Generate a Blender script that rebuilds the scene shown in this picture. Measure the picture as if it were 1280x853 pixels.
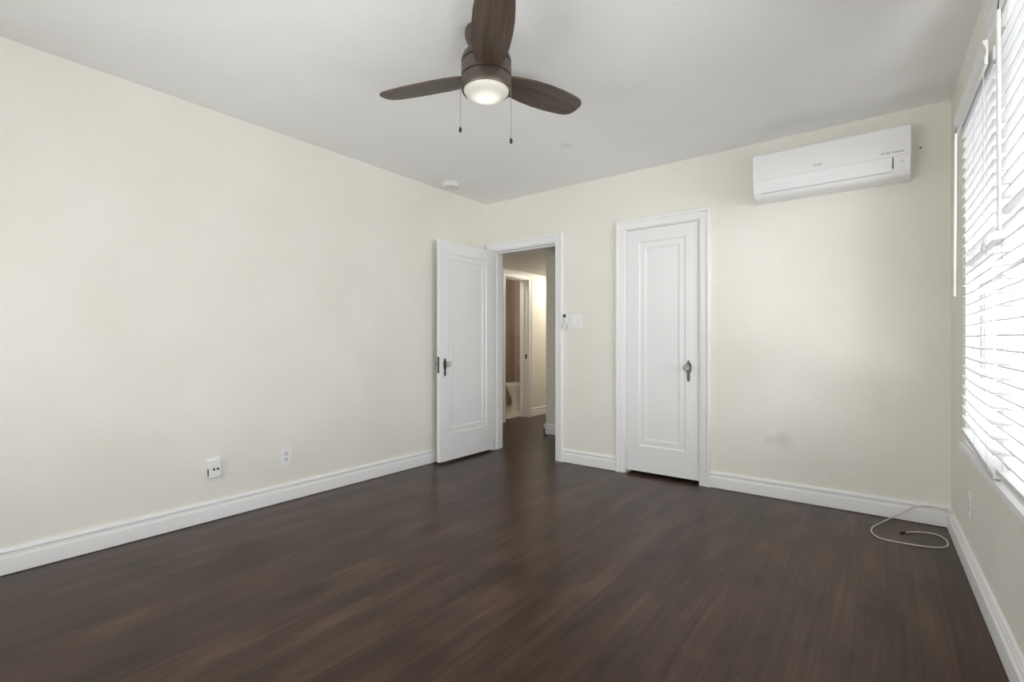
import bpy, bmesh, math, random
from mathutils import Vector, Matrix

random.seed(7)
sc = bpy.context.scene
for o in list(bpy.data.objects):
    bpy.data.objects.remove(o)
COL = sc.collection
PI = math.pi
R = math.radians

# ------------------------------------------------------------------ camera
cam_d = bpy.data.cameras.new('camera')
cam_d.sensor_width = 36.0
cam_d.lens = 612.6 / 1280 * 36.0
cam_d.shift_y = 3.5 / 1280
cam_d.clip_start = 0.02
cam = bpy.data.objects.new('camera', cam_d)
cam.location = (0, 0, 1.083)
cam.rotation_euler = (R(90), 0, R(37.4))
COL.objects.link(cam)
sc.camera = cam

# ------------------------------------------------------------------ room dimensions (metres)
XL, YB, H = -3.29, 3.86, 2.52          # left wall, back wall, ceiling
YF = -0.95                             # wall behind the camera
RA = math.atan2(-1.0, 0.0192)          # the window wall runs a hair off square
RO = (0.30, YB, 0.0)                   # its far corner; local x runs towards the camera, local +y out of the house
WS0, WS1, WZ0, WZ1 = 0.56, 2.62, 0.586, 2.16    # window opening along that wall
NS0, NS1 = 3.0, 4.25                    # window added beside the camera, out of frame, for its light
WT = 0.125                             # wall thickness
HH = 2.13                              # hall ceiling

def rw(s, d, z):
    """Window wall: s from the far corner, d into the room."""
    return Vector((RO[0] + s * math.cos(RA) + d * math.sin(RA), RO[1] + s * math.sin(RA) - d * math.cos(RA), z))

# ------------------------------------------------------------------ light and exposure
world = bpy.data.worlds.new('overcast_sky')
sc.world = world
world.use_nodes = True
wn = world.node_tree
bgn = wn.nodes['Background']
bgn.inputs[0].default_value = (0.93, 0.96, 1.0, 1)
bgn.inputs[1].default_value = 2.2
sc.view_settings.view_transform = 'Standard'
sc.view_settings.look = 'None'
sc.view_settings.gamma = 1.0
sc.view_settings.use_curve_mapping = False
sc.view_settings.exposure = -0.20
sc.cycles.use_denoising = True
sc.cycles.max_bounces = 14
sc.cycles.diffuse_bounces = 8
sc.cycles.transparent_max_bounces = 16
sc.cycles.sample_clamp_indirect = 2.0
sc.cycles.use_adaptive_sampling = False

def area_light(name, loc, direction, sx, sy, power, color):
    ld = bpy.data.lights.new(name, 'AREA')
    ld.shape = 'RECTANGLE'
    ld.size, ld.size_y = sx, sy
    ld.energy = power
    ld.color = color
    o = bpy.data.objects.new(name, ld)
    o.location = loc
    o.rotation_euler = Vector(direction).to_track_quat('-Z', 'Y').to_euler()
    COL.objects.link(o)
    return o

# daylight outside the window wall, plus lamps at the windows added out of view
area_light('daylight_sky', rw(2.7, -2.5, 1.65), rw(1.6, 0, 1.35) - rw(2.7, -2.5, 1.65), 2.4, 2.0, 180, (0.98, 0.985, 1.0))
area_light('added_window_uplight', rw(2.3, -0.62, 0.12), rw(2.0, 1, 1.75) - rw(2.3, 0, 0.12), 3.8, 1.0, 330, (1.0, 0.985, 0.95))  # uplight added below the windows to brighten the ceiling
area_light('added_near_window_light', rw(3.65, -0.50, 0.12), rw(3.2, 1, 1.75) - rw(3.65, 0, 0.12), 1.6, 0.8, 140, (1.0, 0.985, 0.96))  # lamp added outside the unseen window beside the camera
area_light('added_rear_window_light', (-1.75, YF - 0.55, 0.75), (0, 1, 0.55), 2.3, 1.6, 80, (1.0, 0.985, 0.96))  # lamp added outside the unseen window behind the camera

# ------------------------------------------------------------------ materials
def mat(name, base, rough=0.5, metal=0.0, spec=0.5, bump=None, coat=0.0, emit=None):
    m = bpy.data.materials.new(name)
    m.use_nodes = True
    nt = m.node_tree
    b = nt.nodes['Principled BSDF']
    b.inputs['Base Color'].default_value = (*base, 1)
    b.inputs['Roughness'].default_value = rough
    b.inputs['Metallic'].default_value = metal
    b.inputs['Specular IOR Level'].default_value = spec
    b.inputs['Coat Weight'].default_value = coat
    tc = nt.nodes.new('ShaderNodeTexCoord')
    no = nt.nodes.new('ShaderNodeTexNoise')
    nt.links.new(tc.outputs['Object'], no.inputs['Vector'])
    sc_, st, di = bump if bump else (60, 0.02, 0.001)
    no.inputs['Scale'].default_value = sc_
    no.inputs['Detail'].default_value = 3
    bp = nt.nodes.new('ShaderNodeBump')
    bp.inputs['Strength'].default_value = st
    bp.inputs['Distance'].default_value = di
    nt.links.new(no.outputs['Fac'], bp.inputs['Height'])
    nt.links.new(bp.outputs['Normal'], b.inputs['Normal'])
    if emit:
        b.inputs['Emission Color'].default_value = (*emit[0], 1)
        b.inputs['Emission Strength'].default_value = emit[1]
    return m

def nodes_of(m):
    return m.node_tree, m.node_tree.nodes['Principled BSDF']

CREAM = (0.868, 0.843, 0.783)

def paint_wall(name, spots=(), base=None, wear=0.035):
    """Cream paint over a rolled, slightly knobbly plaster; spots = worn marks (x, y, z, radius)."""
    P = base or CREAM
    m = mat(name, P, 0.62, spec=0.3, bump=(62, 0.40, 0.005))
    nt, b = nodes_of(m)
    tc = [n for n in nt.nodes if n.type == 'TEX_COORD'][0]
    big = nt.nodes.new('ShaderNodeTexNoise')
    big.inputs['Scale'].default_value = 2.2
    big.inputs['Detail'].default_value = 5
    nt.links.new(tc.outputs['Object'], big.inputs['Vector'])
    rp = nt.nodes.new('ShaderNodeValToRGB')
    rp.color_ramp.elements[0].position = 0.3
    rp.color_ramp.elements[0].color = (P[0] * (1 - wear), P[1] * (1 - wear), P[2] * (1 - wear * 1.3), 1)
    rp.color_ramp.elements[1].position = 0.7
    rp.color_ramp.elements[1].color = (P[0] * (1 + wear * .5), P[1] * (1 + wear * .5), P[2] * (1 + wear * .7), 1)
    nt.links.new(big.outputs['Fac'], rp.inputs['Fac'])
    out = rp.outputs['Color']
    for (x, y, z, r) in spots:
        ds = nt.nodes.new('ShaderNodeVectorMath'); ds.operation = 'DISTANCE'
        nt.links.new(tc.outputs['Object'], ds.inputs[0])
        ds.inputs[1].default_value = (x, y, z)
        mr = nt.nodes.new('ShaderNodeMapRange')
        mr.inputs['From Min'].default_value = r * 0.35
        mr.inputs['From Max'].default_value = r
        mr.inputs['To Min'].default_value = 0.16
        mr.inputs['To Max'].default_value = 0.0
        nt.links.new(ds.outputs['Value'], mr.inputs['Value'])
        mx = nt.nodes.new('ShaderNodeMixRGB')
        mx.inputs[2].default_value = (0.42, 0.40, 0.33, 1)
        nt.links.new(mr.outputs['Result'], mx.inputs[0])
        nt.links.new(out, mx.inputs[1])
        out = mx.outputs[0]
    nt.links.new(out, b.inputs['Base Color'])
    return m

def wood_floor():
    m = bpy.data.materials.new('dark_plank_floor')
    m.use_nodes = True
    nt, b = nodes_of(m)
    N, L = nt.nodes.new, nt.links.new
    tc = N('ShaderNodeTexCoord')
    mp = N('ShaderNodeMapping')
    mp.inputs['Rotation'].default_value = (0, 0, R(90))
    L(tc.outputs['Object'], mp.inputs['Vector'])
    br = N('ShaderNodeTexBrick')                     # planks: long bricks laid along the room
    br.offset = 0.37
    br.inputs['Scale'].default_value = 1.0
    br.inputs['Brick Width'].default_value = 1.25
    br.inputs['Row Height'].default_value = 0.098
    br.inputs['Mortar Size'].default_value = 0.0014
    br.inputs['Mortar Smooth'].default_value = 0.3
    br.inputs['Bias'].default_value = 0.0
    br.inputs['Color1'].default_value = (0.0, 0.0, 0.0, 1)
    br.inputs['Color2'].default_value = (1.0, 1.0, 1.0, 1)
    br.inputs['Mortar'].default_value = (0.4, 0.4, 0.4, 1)
    L(mp.outputs['Vector'], br.inputs['Vector'])
    st = N('ShaderNodeMapping')                      # grain stretched along the planks
    st.inputs['Scale'].default_value = (52, 1.7, 1)
    L(tc.outputs['Object'], st.inputs['Vector'])
    gr = N('ShaderNodeTexNoise')
    gr.inputs['Scale'].default_value = 1.0
    gr.inputs['Detail'].default_value = 4
    gr.inputs['Roughness'].default_value = 0.55
    L(st.outputs['Vector'], gr.inputs['Vector'])
    s2 = N('ShaderNodeMapping')
    s2.inputs['Scale'].default_value = (5.0, 1.4, 1)
    L(tc.outputs['Object'], s2.inputs['Vector'])
    bl = N('ShaderNodeTexNoise')                     # worn, blotchy stain
    bl.inputs['Scale'].default_value = 1.6
    bl.inputs['Detail'].default_value = 3
    bl.inputs['Roughness'].default_value = 0.5
    L(s2.outputs['Vector'], bl.inputs['Vector'])
    a = N('ShaderNodeMath'); a.operation = 'MULTIPLY'; a.inputs[1].default_value = 0.10
    L(br.outputs['Color'], a.inputs[0])
    c = N('ShaderNodeMath'); c.operation = 'MULTIPLY_ADD'; c.inputs[1].default_value = 0.42
    L(gr.outputs['Fac'], c.inputs[0]); L(a.outputs[0], c.inputs[2])
    d = N('ShaderNodeMath'); d.operation = 'MULTIPLY_ADD'; d.inputs[1].default_value = 0.55
    L(bl.outputs['Fac'], d.inputs[0]); L(c.outputs[0], d.inputs[2])
    rp = N('ShaderNodeValToRGB')
    e = rp.color_ramp.elements
    e[0].position = 0.36; e[0].color = (0.023, 0.0130, 0.0088, 1)
    e[1].position = 0.76; e[1].color = (0.110, 0.062, 0.041, 1)
    k = rp.color_ramp.elements.new(0.55); k.color = (0.051, 0.029, 0.0193, 1)
    L(d.outputs[0], rp.inputs['Fac'])
    mx = N('ShaderNodeMixRGB'); mx.inputs[2].default_value = (0.018, 0.012, 0.009, 1)
    mf = N('ShaderNodeMath'); mf.operation = 'MULTIPLY'; mf.inputs[1].default_value = 0.75
    L(br.outputs['Fac'], mf.inputs[0]); L(mf.outputs[0], mx.inputs[0])
    L(rp.outputs['Color'], mx.inputs[1])
    L(mx.outputs[0], b.inputs['Base Color'])
    rr = N('ShaderNodeMapRange')
    rr.inputs['To Min'].default_value = 0.285; rr.inputs['To Max'].default_value = 0.285
    L(bl.outputs['Fac'], rr.inputs['Value'])
    L(rr.outputs['Result'], b.inputs['Roughness'])
    b.inputs['Specular IOR Level'].default_value = 0.20
    bp = N('ShaderNodeBump'); bp.inputs['Strength'].default_value = 0.05; bp.inputs['Distance'].default_value = 0.001
    sm = N('ShaderNodeMath'); sm.operation = 'SUBTRACT'
    L(gr.outputs['Fac'], sm.inputs[0]); L(br.outputs['Fac'], sm.inputs[1])
    L(sm.outputs[0], bp.inputs['Height'])
    L(bp.outputs['Normal'], b.inputs['Normal'])
    return m

def grain_mat(name, c0, c1, scale, rough):
    m = bpy.data.materials.new(name)
    m.use_nodes = True
    nt, b = nodes_of(m)
    N, L = nt.nodes.new, nt.links.new
    tc = N('ShaderNodeTexCoord'); mp = N('ShaderNodeMapping')
    mp.inputs['Scale'].default_value = scale
    L(tc.outputs['Object'], mp.inputs['Vector'])
    n = N('ShaderNodeTexNoise'); n.inputs['Scale'].default_value = 1; n.inputs['Detail'].default_value = 6
    L(mp.outputs['Vector'], n.inputs['Vector'])
    rp = N('ShaderNodeValToRGB')
    rp.color_ramp.elements[0].position = 0.32; rp.color_ramp.elements[0].color = (*c0, 1)
    rp.color_ramp.elements[1].position = 0.68; rp.color_ramp.elements[1].color = (*c1, 1)
    L(n.outputs['Fac'], rp.inputs['Fac']); L(rp.outputs['Color'], b.inputs['Base Color'])
    b.inputs['Roughness'].default_value = rough
    return m

def tile_mat(name, c1, c2, grout, w, h):
    m = bpy.data.materials.new(name)
    m.use_nodes = True
    nt, b = nodes_of(m)
    N, L = nt.nodes.new, nt.links.new
    tc = N('ShaderNodeTexCoord')
    br = N('ShaderNodeTexBrick'); br.offset = 0.0
    br.inputs['Scale'].default_value = 1
    br.inputs['Brick Width'].default_value = w; br.inputs['Row Height'].default_value = h
    br.inputs['Mortar Size'].default_value = 0.003
    br.inputs['Color1'].default_value = (*c1, 1); br.inputs['Color2'].default_value = (*c2, 1)
    br.inputs['Mortar'].default_value = (*grout, 1)
    L(tc.outputs['UV'], br.inputs['Vector'])
    mp = N('ShaderNodeMapping'); mp.inputs['Scale'].default_value = (30, 0.8, 1)
    L(tc.outputs['UV'], mp.inputs['Vector'])
    n = N('ShaderNodeTexNoise'); n.inputs['Scale'].default_value = 1; n.inputs['Detail'].default_value = 4
    L(mp.outputs['Vector'], n.inputs['Vector'])
    mr = N('ShaderNodeMapRange'); mr.inputs['To Min'].default_value = 0.7; mr.inputs['To Max'].default_value = 1.3
    L(n.outputs['Fac'], mr.inputs['Value'])
    hs = N('ShaderNodeHueSaturation')
    L(br.outputs['Color'], hs.inputs['Color']); L(mr.outputs['Result'], hs.inputs['Value'])
    L(hs.outputs['Color'], b.inputs['Base Color'])
    b.inputs['Roughness'].default_value = 0.4
    return m

def glass_mat():
    m = bpy.data.materials.new('window_glass')
    m.use_nodes = True
    nt = m.node_tree
    nt.nodes.clear()
    N, L = nt.nodes.new, nt.links.new
    o = N('ShaderNodeOutputMaterial'); t = N('ShaderNodeBsdfTransparent'); g = N('ShaderNodeBsdfGlossy')
    g.inputs['Roughness'].default_value = 0.02
    t.inputs['Color'].default_value = (0.95, 0.97, 0.96, 1)
    f = N('ShaderNodeFresnel'); f.inputs['IOR'].default_value = 1.45
    mx = N('ShaderNodeMixShader')
    L(f.outputs[0], mx.inputs[0]); L(t.outputs[0], mx.inputs[1]); L(g.outputs[0], mx.inputs[2])
    L(mx.outputs[0], o.inputs[0])
    return m

def lens_mat():
    """Frosted lamp lens, brighter over the LED board in its middle."""
    m = mat('frosted_lamp_lens', (0.72, 0.70, 0.63), 0.35)
    nt, b = nodes_of(m)
    N, L = nt.nodes.new, nt.links.new
    tc = [n for n in nt.nodes if n.type == 'TEX_COORD'][0]
    sx = N('ShaderNodeSeparateXYZ'); L(tc.outputs['Object'], sx.inputs[0])
    cb = N('ShaderNodeCombineXYZ'); L(sx.outputs[0], cb.inputs[0]); L(sx.outputs[1], cb.inputs[1])
    ln = N('ShaderNodeVectorMath'); ln.operation = 'LENGTH'; L(cb.outputs[0], ln.inputs[0])
    mr = N('ShaderNodeMapRange'); mr.interpolation_type = 'SMOOTHSTEP'
    mr.inputs['From Min'].default_value = 0.020; mr.inputs['From Max'].default_value = 0.092
    mr.inputs['To Min'].default_value = 0.85; mr.inputs['To Max'].default_value = 0.02
    L(ln.outputs['Value'], mr.inputs['Value'])
    b.inputs['Emission Color'].default_value = (1.0, 0.96, 0.86, 1)
    L(mr.outputs['Result'], b.inputs['Emission Strength'])
    return m

def clear_glass():
    m = mat('clear_glass', (0.93, 0.95, 0.93), 0.05)
    nt, b = nodes_of(m)
    b.inputs['Transmission Weight'].default_value = 0.75
    b.inputs['IOR'].default_value = 1.45
    return m

M = {}
M['wall'] = paint_wall('cream_wall_paint')
M['wall_back'] = paint_wall('cream_wall_paint_worn', [(-0.655, YB, 0.405, 0.05), (-0.565, YB, 0.40, 0.075), (-0.585, YB, 0.43, 0.05)])
M['hall'] = mat('hall_wall_paint', (0.82, 0.80, 0.73), 0.6, bump=(70, 0.12, 0.003))
M['ceil'] = paint_wall('ceiling_paint', [(-1.843, 3.059, H, 0.055)], (0.92, 0.92, 0.925), 0.02)
M['white'] = mat('white_trim_paint', (0.89, 0.89, 0.90), 0.38, bump=(25, 0.03, 0.001))
M['door'] = mat('white_door_paint', (0.89, 0.89, 0.905), 0.36, bump=(18, 0.04, 0.001))
M['floor'] = wood_floor()
M['bronze'] = mat('dark_bronze', (0.12, 0.094, 0.08), 0.40, 0.6)
M['black'] = mat('black_plastic', (0.012, 0.011, 0.011), 0.45)
M['groove'] = mat('dark_groove', (0.012, 0.010, 0.009), 0.6)
M['blade'] = grain_mat('walnut_blade', (0.040, 0.027, 0.019), (0.115, 0.080, 0.059), (2.5, 75, 10), 0.42)
M['lens'] = lens_mat()
M['chain'] = mat('brass_chain', (0.42, 0.38, 0.30), 0.35, 0.9)
M['plastic'] = mat('white_plastic', (0.90, 0.90, 0.915), 0.32)
M['plastic2'] = mat('matt_white_plastic', (0.78, 0.78, 0.78), 0.5)
M['grey_ink'] = mat('grey_print', (0.16, 0.16, 0.17), 0.5)
M['lightgrey'] = mat('pale_grey_plastic', (0.55, 0.55, 0.56), 0.5)
M['lcd'] = mat('grey_display', (0.08, 0.085, 0.08), 0.25)
M['nickel'] = mat('aged_nickel', (0.12, 0.11, 0.10), 0.36, 0.85, bump=(180, 0.3, 0.001))
M['glassknob'] = clear_glass()
M['glass'] = glass_mat()
M['slat'] = mat('white_blind_slat', (0.74, 0.74, 0.75), 0.4)
M['cord'] = mat('white_cord', (0.78, 0.77, 0.74), 0.7)
M['ladder'] = mat('grey_white_ladder_cord', (0.50, 0.50, 0.49), 0.8)
M['wand'] = mat('white_wand', (0.86, 0.86, 0.86), 0.3)
M['cable'] = mat('cream_cable_sheath', (0.72, 0.66, 0.56), 0.5)
M['ceramic'] = mat('white_ceramic', (0.80, 0.79, 0.77), 0.15)
M['browntile'] = tile_mat('brown_wall_tile', (0.40, 0.335, 0.28), (0.50, 0.43, 0.37), (0.28, 0.24, 0.20), 0.36, 1.22)
M['paletile'] = tile_mat('pale_floor_tile', (0.62, 0.57, 0.50), (0.66, 0.61, 0.54), (0.45, 0.41, 0.36), 0.3, 0.3)
M['outside'] = mat('pale_stucco', (0.75, 0.75, 0.75), 0.8)

# ------------------------------------------------------------------ mesh helpers
class MB:
    def __init__(self):
        self.bm = bmesh.new()

    def quad(self, *ps):
        vs = [self.bm.verts.new(p) for p in ps]
        return self.bm.faces.new(vs)

    def box(self, x0, x1, y0, y1, z0, z1, mtx=None):
        c = [(x, y, z) for x in (x0, x1) for y in (y0, y1) for z in (z0, z1)]
        v = [self.bm.verts.new(mtx @ Vector(p) if mtx else p) for p in c]
        for f in ((0, 1, 3, 2), (4, 6, 7, 5), (0, 4, 5, 1), (2, 3, 7, 6), (0, 2, 6, 4), (1, 5, 7, 3)):
            self.bm.faces.new([v[i] for i in f])
        return self

    def lathe(self, prof, seg=48, c=(0, 0, 0), mtx=None, cap=True):
        """prof: (r, z) pairs from one end to the other, turned about the local z axis."""
        rings = []
        for (r, z) in prof:
            if r < 1e-6:
                p = Vector((c[0], c[1], c[2] + z))
                rings.append([self.bm.verts.new(mtx @ p if mtx else p)])
            else:
                ring = []
                for i in range(seg):
                    a = 2 * PI * i / seg
                    p = Vector((c[0] + r * math.cos(a), c[1] + r * math.sin(a), c[2] + z))
                    ring.append(self.bm.verts.new(mtx @ p if mtx else p))
                rings.append(ring)
        for a, b in zip(rings, rings[1:]):
            for i in range(seg):
                j = (i + 1) % seg
                if len(a) == 1 and len(b) == 1:
                    continue
                if len(a) == 1:
                    self.bm.faces.new((a[0], b[j], b[i]))
                elif len(b) == 1:
                    self.bm.faces.new((a[i], a[j], b[0]))
                else:
                    self.bm.faces.new((a[i], a[j], b[j], b[i]))
        if cap:
            for r in (rings[0], rings[-1]):
                if len(r) > 1:
                    self.bm.faces.new(r)
        return self

    def tube(self, pts, r, seg=10, closed=False):
        pts = [Vector(p) for p in pts]
        n = len(pts)
        rings = []
        up = None
        for i, p in enumerate(pts):
            t = (pts[min(i + 1, n - 1)] - pts[max(i - 1, 0)]).normalized()
            if up is None:
                up = Vector((0, 0, 1)) if abs(t.z) < 0.9 else Vector((1, 0, 0))
            u = (up - t * up.dot(t)).normalized()
            up = u
            w = t.cross(u)
            rr = r[i] if isinstance(r, (list, tuple)) else r
            rings.append([self.bm.verts.new(p + (u * math.cos(2 * PI * k / seg) + w * math.sin(2 * PI * k / seg)) * rr) for k in range(seg)])
        for a, b in zip(rings, rings[1:]):
            for k in range(seg):
                j = (k + 1) % seg
                self.bm.faces.new((a[k], a[j], b[j], b[k]))
        self.bm.faces.new(list(reversed(rings[0])))
        self.bm.faces.new(rings[-1])
        return self

    def loft(self, rings, cap=True):
        vs = [[self.bm.verts.new(p) for p in r] for r in rings]
        n = len(vs[0])
        for a, b in zip(vs, vs[1:]):
            for k in range(n):
                j = (k + 1) % n
                self.bm.faces.new((a[k], a[j], b[j], b[k]))
        if cap:
            self.bm.faces.new(list(reversed(vs[0])))
            self.bm.faces.new(vs[-1])
        return self

    def build(self, name, m, parent=None, smooth=False, bevel=0.0, bseg=2, loc=None, rz=None):
        bm = self.bm
        bmesh.ops.remove_doubles(bm, verts=bm.verts, dist=1e-6)
        bmesh.ops.recalc_face_normals(bm, faces=bm.faces)
        me = bpy.data.meshes.new(name)
        bm.to_mesh(me)
        bm.free()
        me.materials.append(m)
        o = bpy.data.objects.new(name, me)
        COL.objects.link(o)
        if parent:
            o.parent = parent
        if loc is not None:
            o.location = loc
        if rz is not None:
            o.rotation_euler = (0, 0, rz)
        if smooth:
            me.shade_smooth()
            try:
                me.set_sharp_from_angle(angle=R(38))
            except Exception:
                pass
        if bevel:
            md = o.modifiers.new('soft_edges', 'BEVEL')
            md.width = bevel
            md.segments = bseg
            md.limit_method = 'ANGLE'
            md.angle_limit = R(30)
        return o

def tag(o, label=None, cat=None, group=None, kind=None):
    if label: o['label'] = label
    if cat: o['category'] = cat
    if group: o['group'] = group
    if kind: o['kind'] = kind
    return o

def thing(name, label, cat, loc=(0, 0, 0), rz=0.0, group=None):
    o = bpy.data.objects.new(name, None)
    o.empty_display_size = 0.1
    COL.objects.link(o)
    o.location = loc
    o.rotation_euler = (0, 0, rz)
    return tag(o, label, cat, group)

def struct(o, label=None, cat=None):
    return tag(o, label, cat, None, 'structure')

def prism(outline, t0, t1, axis='y'):
    """Extrude a 2D outline (a, b) between t0 and t1: axis y puts it at (a, t, b)."""
    mb = MB()
    def P(a, b, t):
        return {'y': (a, t, b), 'x': (t, a, b), 'z': (a, b, t)}[axis]
    mb.loft([[P(a, b, t0) for a, b in outline], [P(a, b, t1) for a, b in outline]])
    return mb

def text_mesh(name, body, size, m, parent, loc, rot, extrude=0.0004):
    cu = bpy.data.curves.new(name, 'FONT')
    cu.body = body
    cu.size = size
    cu.extrude = extrude
    cu.align_x = 'CENTER'
    cu.align_y = 'CENTER'
    t = bpy.data.objects.new(name + '_curve', cu)
    COL.objects.link(t)
    dg = bpy.context.evaluated_depsgraph_get()
    me = bpy.data.meshes.new_from_object(t.evaluated_get(dg))
    bpy.data.objects.remove(t)
    me.materials.clear()
    me.materials.append(m)
    o = bpy.data.objects.new(name, me)
    COL.objects.link(o)
    o.parent = parent
    o.location = loc
    o.rotation_euler = rot
    return o

def wall_grid(u0, u1, v0, v1, holes, t, P):
    """A wall with thickness: P(u, v, w) -> point, w in 0..t; holes = (u0, u1, v0, v1)."""
    us = sorted({u0, u1, *[h[0] for h in holes], *[h[1] for h in holes]})
    vs = sorted({v0, v1, *[h[2] for h in holes], *[h[3] for h in holes]})
    us = [u for u in us if u0 <= u <= u1]
    vs = [v for v in vs if v0 <= v <= v1]
    def solid(i, j):
        if not (0 <= i < len(us) - 1 and 0 <= j < len(vs) - 1):
            return False
        cu, cv = (us[i] + us[i + 1]) / 2, (vs[j] + vs[j + 1]) / 2
        return not any(h[0] < cu < h[1] and h[2] < cv < h[3] for h in holes)
    mb = MB()
    for i in range(len(us) - 1):
        for j in range(len(vs) - 1):
            if not solid(i, j):
                continue
            a, b, c, d = us[i], us[i + 1], vs[j], vs[j + 1]
            for w in (0, t):
                mb.quad(P(a, c, w), P(b, c, w), P(b, d, w), P(a, d, w))
            if not solid(i - 1, j): mb.quad(P(a, c, 0), P(a, d, 0), P(a, d, t), P(a, c, t))
            if not solid(i + 1, j): mb.quad(P(b, c, 0), P(b, d, 0), P(b, d, t), P(b, c, t))
            if not solid(i, j - 1): mb.quad(P(a, c, 0), P(b, c, 0), P(b, c, t), P(a, c, t))
            if not solid(i, j + 1): mb.quad(P(a, d, 0), P(b, d, 0), P(b, d, t), P(a, d, t))
    return mb

# ------------------------------------------------------------------ the shell
D1 = (-3.190, -2.437, 2.025)           # doorway to the hall: x0, x1, height
D2 = (-1.750, -1.137, 2.040)           # closet doorway
HX0 = -4.20                            # hall wall with the bathroom door
BD = (5.33, 5.885, 2.025)              # bathroom doorway on that wall
PX, PY = -3.255, 4.93                  # corner of the hall wall facing the bedroom

f = MB()
f.box(-4.345, 0.75, YF - 0.3, 7.2, -0.08, 0)
struct(f.build('floor', M['floor']), 'dark brown worn plank floor running from bedroom into hall', 'floor')
f = MB()
f.box(-6.2, -4.345, 4.7, 7.2, -0.08, 0.004)
fb = struct(f.build('floor_bathroom', M['paletile']), 'pale tile floor beyond the far bathroom doorway', 'floor')
uv = fb.data.uv_layers.new(name='UVMap')
for lp in fb.data.loops:
    co = fb.data.vertices[lp.vertex_index].co
    uv.data[lp.index].uv = (co.x, co.y)

f = MB()
f.box(XL - 0.15, 0.75, YF - 0.15, YB + 0.14, H, H + 0.1)
struct(f.build('ceiling', M['ceil']), 'flat white painted bedroom ceiling', 'ceiling')

struct(MB().box(XL - 0.15, XL, YF - 0.15, YB, 0, H).build('wall_left', M['wall']), 'long blank cream bedroom wall', 'wall')
bw = wall_grid(XL - 0.15, 0.62, 0, H, [(D1[0], D1[1], -1, D1[2]), (D2[0], D2[1], -1, D2[2])], 0.14, lambda u, v, w: (u, YB + w, v))
# drop the strips below z=0 that the open doorways would add
struct(bw.build('wall_back', M['wall_back']), 'cream bedroom wall with the doorway and closet door', 'wall')
rwall = wall_grid(0, YB - YF + 0.1, 0, H, [(WS0, WS1, WZ0, WZ1), (NS0, NS1, WZ0, WZ1)], WT, lambda u, v, w: (u, w, v))
struct(rwall.build('wall_right', M['wall'], loc=RO, rz=RA), 'cream bedroom wall below and beside the windows', 'wall')
RWX = (-2.85, -0.65, 0.55, 2.2)
fw = wall_grid(XL - 0.15, 0.62, 0, H, [RWX], 0.15, lambda u, v, w: (u, YF - w, v))
struct(fw.build('wall_front', M['wall']), 'cream bedroom wall behind the camera', 'wall')

# closet behind its door
cb = MB()
cb.box(-1.95, -1.91, YB + 0.14, 4.75, 0, H); cb.box(-0.95, -0.91, YB + 0.14, 4.75, 0, H)
cb.box(-1.95, -0.91, 4.71, 4.75, 0, H); cb.box(-1.95, -0.91, YB + 0.14, 4.75, H, H + 0.04)
struct(cb.build('wall_closet', M['hall']))

# hall
hw = MB()
hw.box(PX, -2.02, PY, 7.0, 0, HH)                                # wall block facing the bedroom doorway
hw.box(-2.06, -2.02, YB + 0.14, PY, 0, HH)                       # hall end
hw.box(HX0 - 0.15, PX, 6.95, 7.1, 0, HH)
hw.box(HX0 - 0.15, XL - 0.15, YB, YB + 0.14, 0, HH)
struct(hw.build('wall_hall', M['hall']), 'greige hall wall corner opposite the bedroom doorway', 'wall')
hl = wall_grid(YB, 7.0, 0, HH, [(BD[0], BD[1], -1, BD[2])], 0.145, lambda u, v, w: (HX0 - w, u, v))
struct(hl.build('wall_hall_left', M['hall']), 'cream hall wall holding the bathroom doorway', 'wall')
struct(MB().box(-4.5, -2.0, YB + 0.14, 7.1, HH, HH + 0.1).build('ceiling_hall', M['ceil']), 'low white hall ceiling', 'ceiling')

# bathroom shell
bt = MB()
bt.quad((-5.25, 4.8, 0), (-5.25, 7.0, 0), (-5.25, 7.0, 2.45), (-5.25, 4.8, 2.45))
bt.quad((-5.25, 6.94, 0), (-4.345, 6.94, 0), (-4.345, 6.94, 2.45), (-5.25, 6.94, 2.45))
bt.quad((-5.35, 4.8, 0), (-5.35, 7.0, 0), (-5.35, 7.0, 2.45), (-5.35, 4.8, 2.45))
btw = struct(bt.build('wall_bathroom', M['browntile']), 'brown tiled bathroom wall behind the toilet', 'wall')
uv = btw.data.uv_layers.new(name='UVMap')
for lp in btw.data.loops:
    co = btw.data.vertices[lp.vertex_index].co
    uv.data[lp.index].uv = (co.y + co.x + 5.27, co.z)
b2 = MB()
b2.box(-5.35, -4.345, 6.95, 7.05, 0, 2.45); b2.box(-5.35, -4.345, 4.75, 4.85, 0, 2.45)
b2.box(-4.36, -4.345, 4.85, 6.95, HH, 2.45)
struct(b2.build('wall_bathroom_side', M['hall']))
struct(MB().box(-5.4, -4.3, 4.75, 7.05, 2.45, 2.5).build('ceiling_bathroom', M['ceil']))

# ------------------------------------------------------------------ skirting, casings, jambs
BASE = [(0, 0.0035), (0.020, 0.0035), (0.020, 0.074), (0.019, 0.079), (0.010, 0.083), (0.009, 0.099), (0.0165, 0.103), (0.0170, 0.109),
        (0.013, 0.113), (0.010, 0.121), (0, 0.123)]

def skirting(name, runs, label):
    """runs: (start, end, inward normal) as 2D points on the wall face."""
    mb = MB()
    for (a, b, n) in runs:
        rings = [[(p[0] + n[0] * o, p[1] + n[1] * o, z) for o, z in BASE] for p in (a, b)]
        mb.loft(rings)
    return struct(mb.build(name, M['white'], smooth=True), label, 'baseboard')

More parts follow.
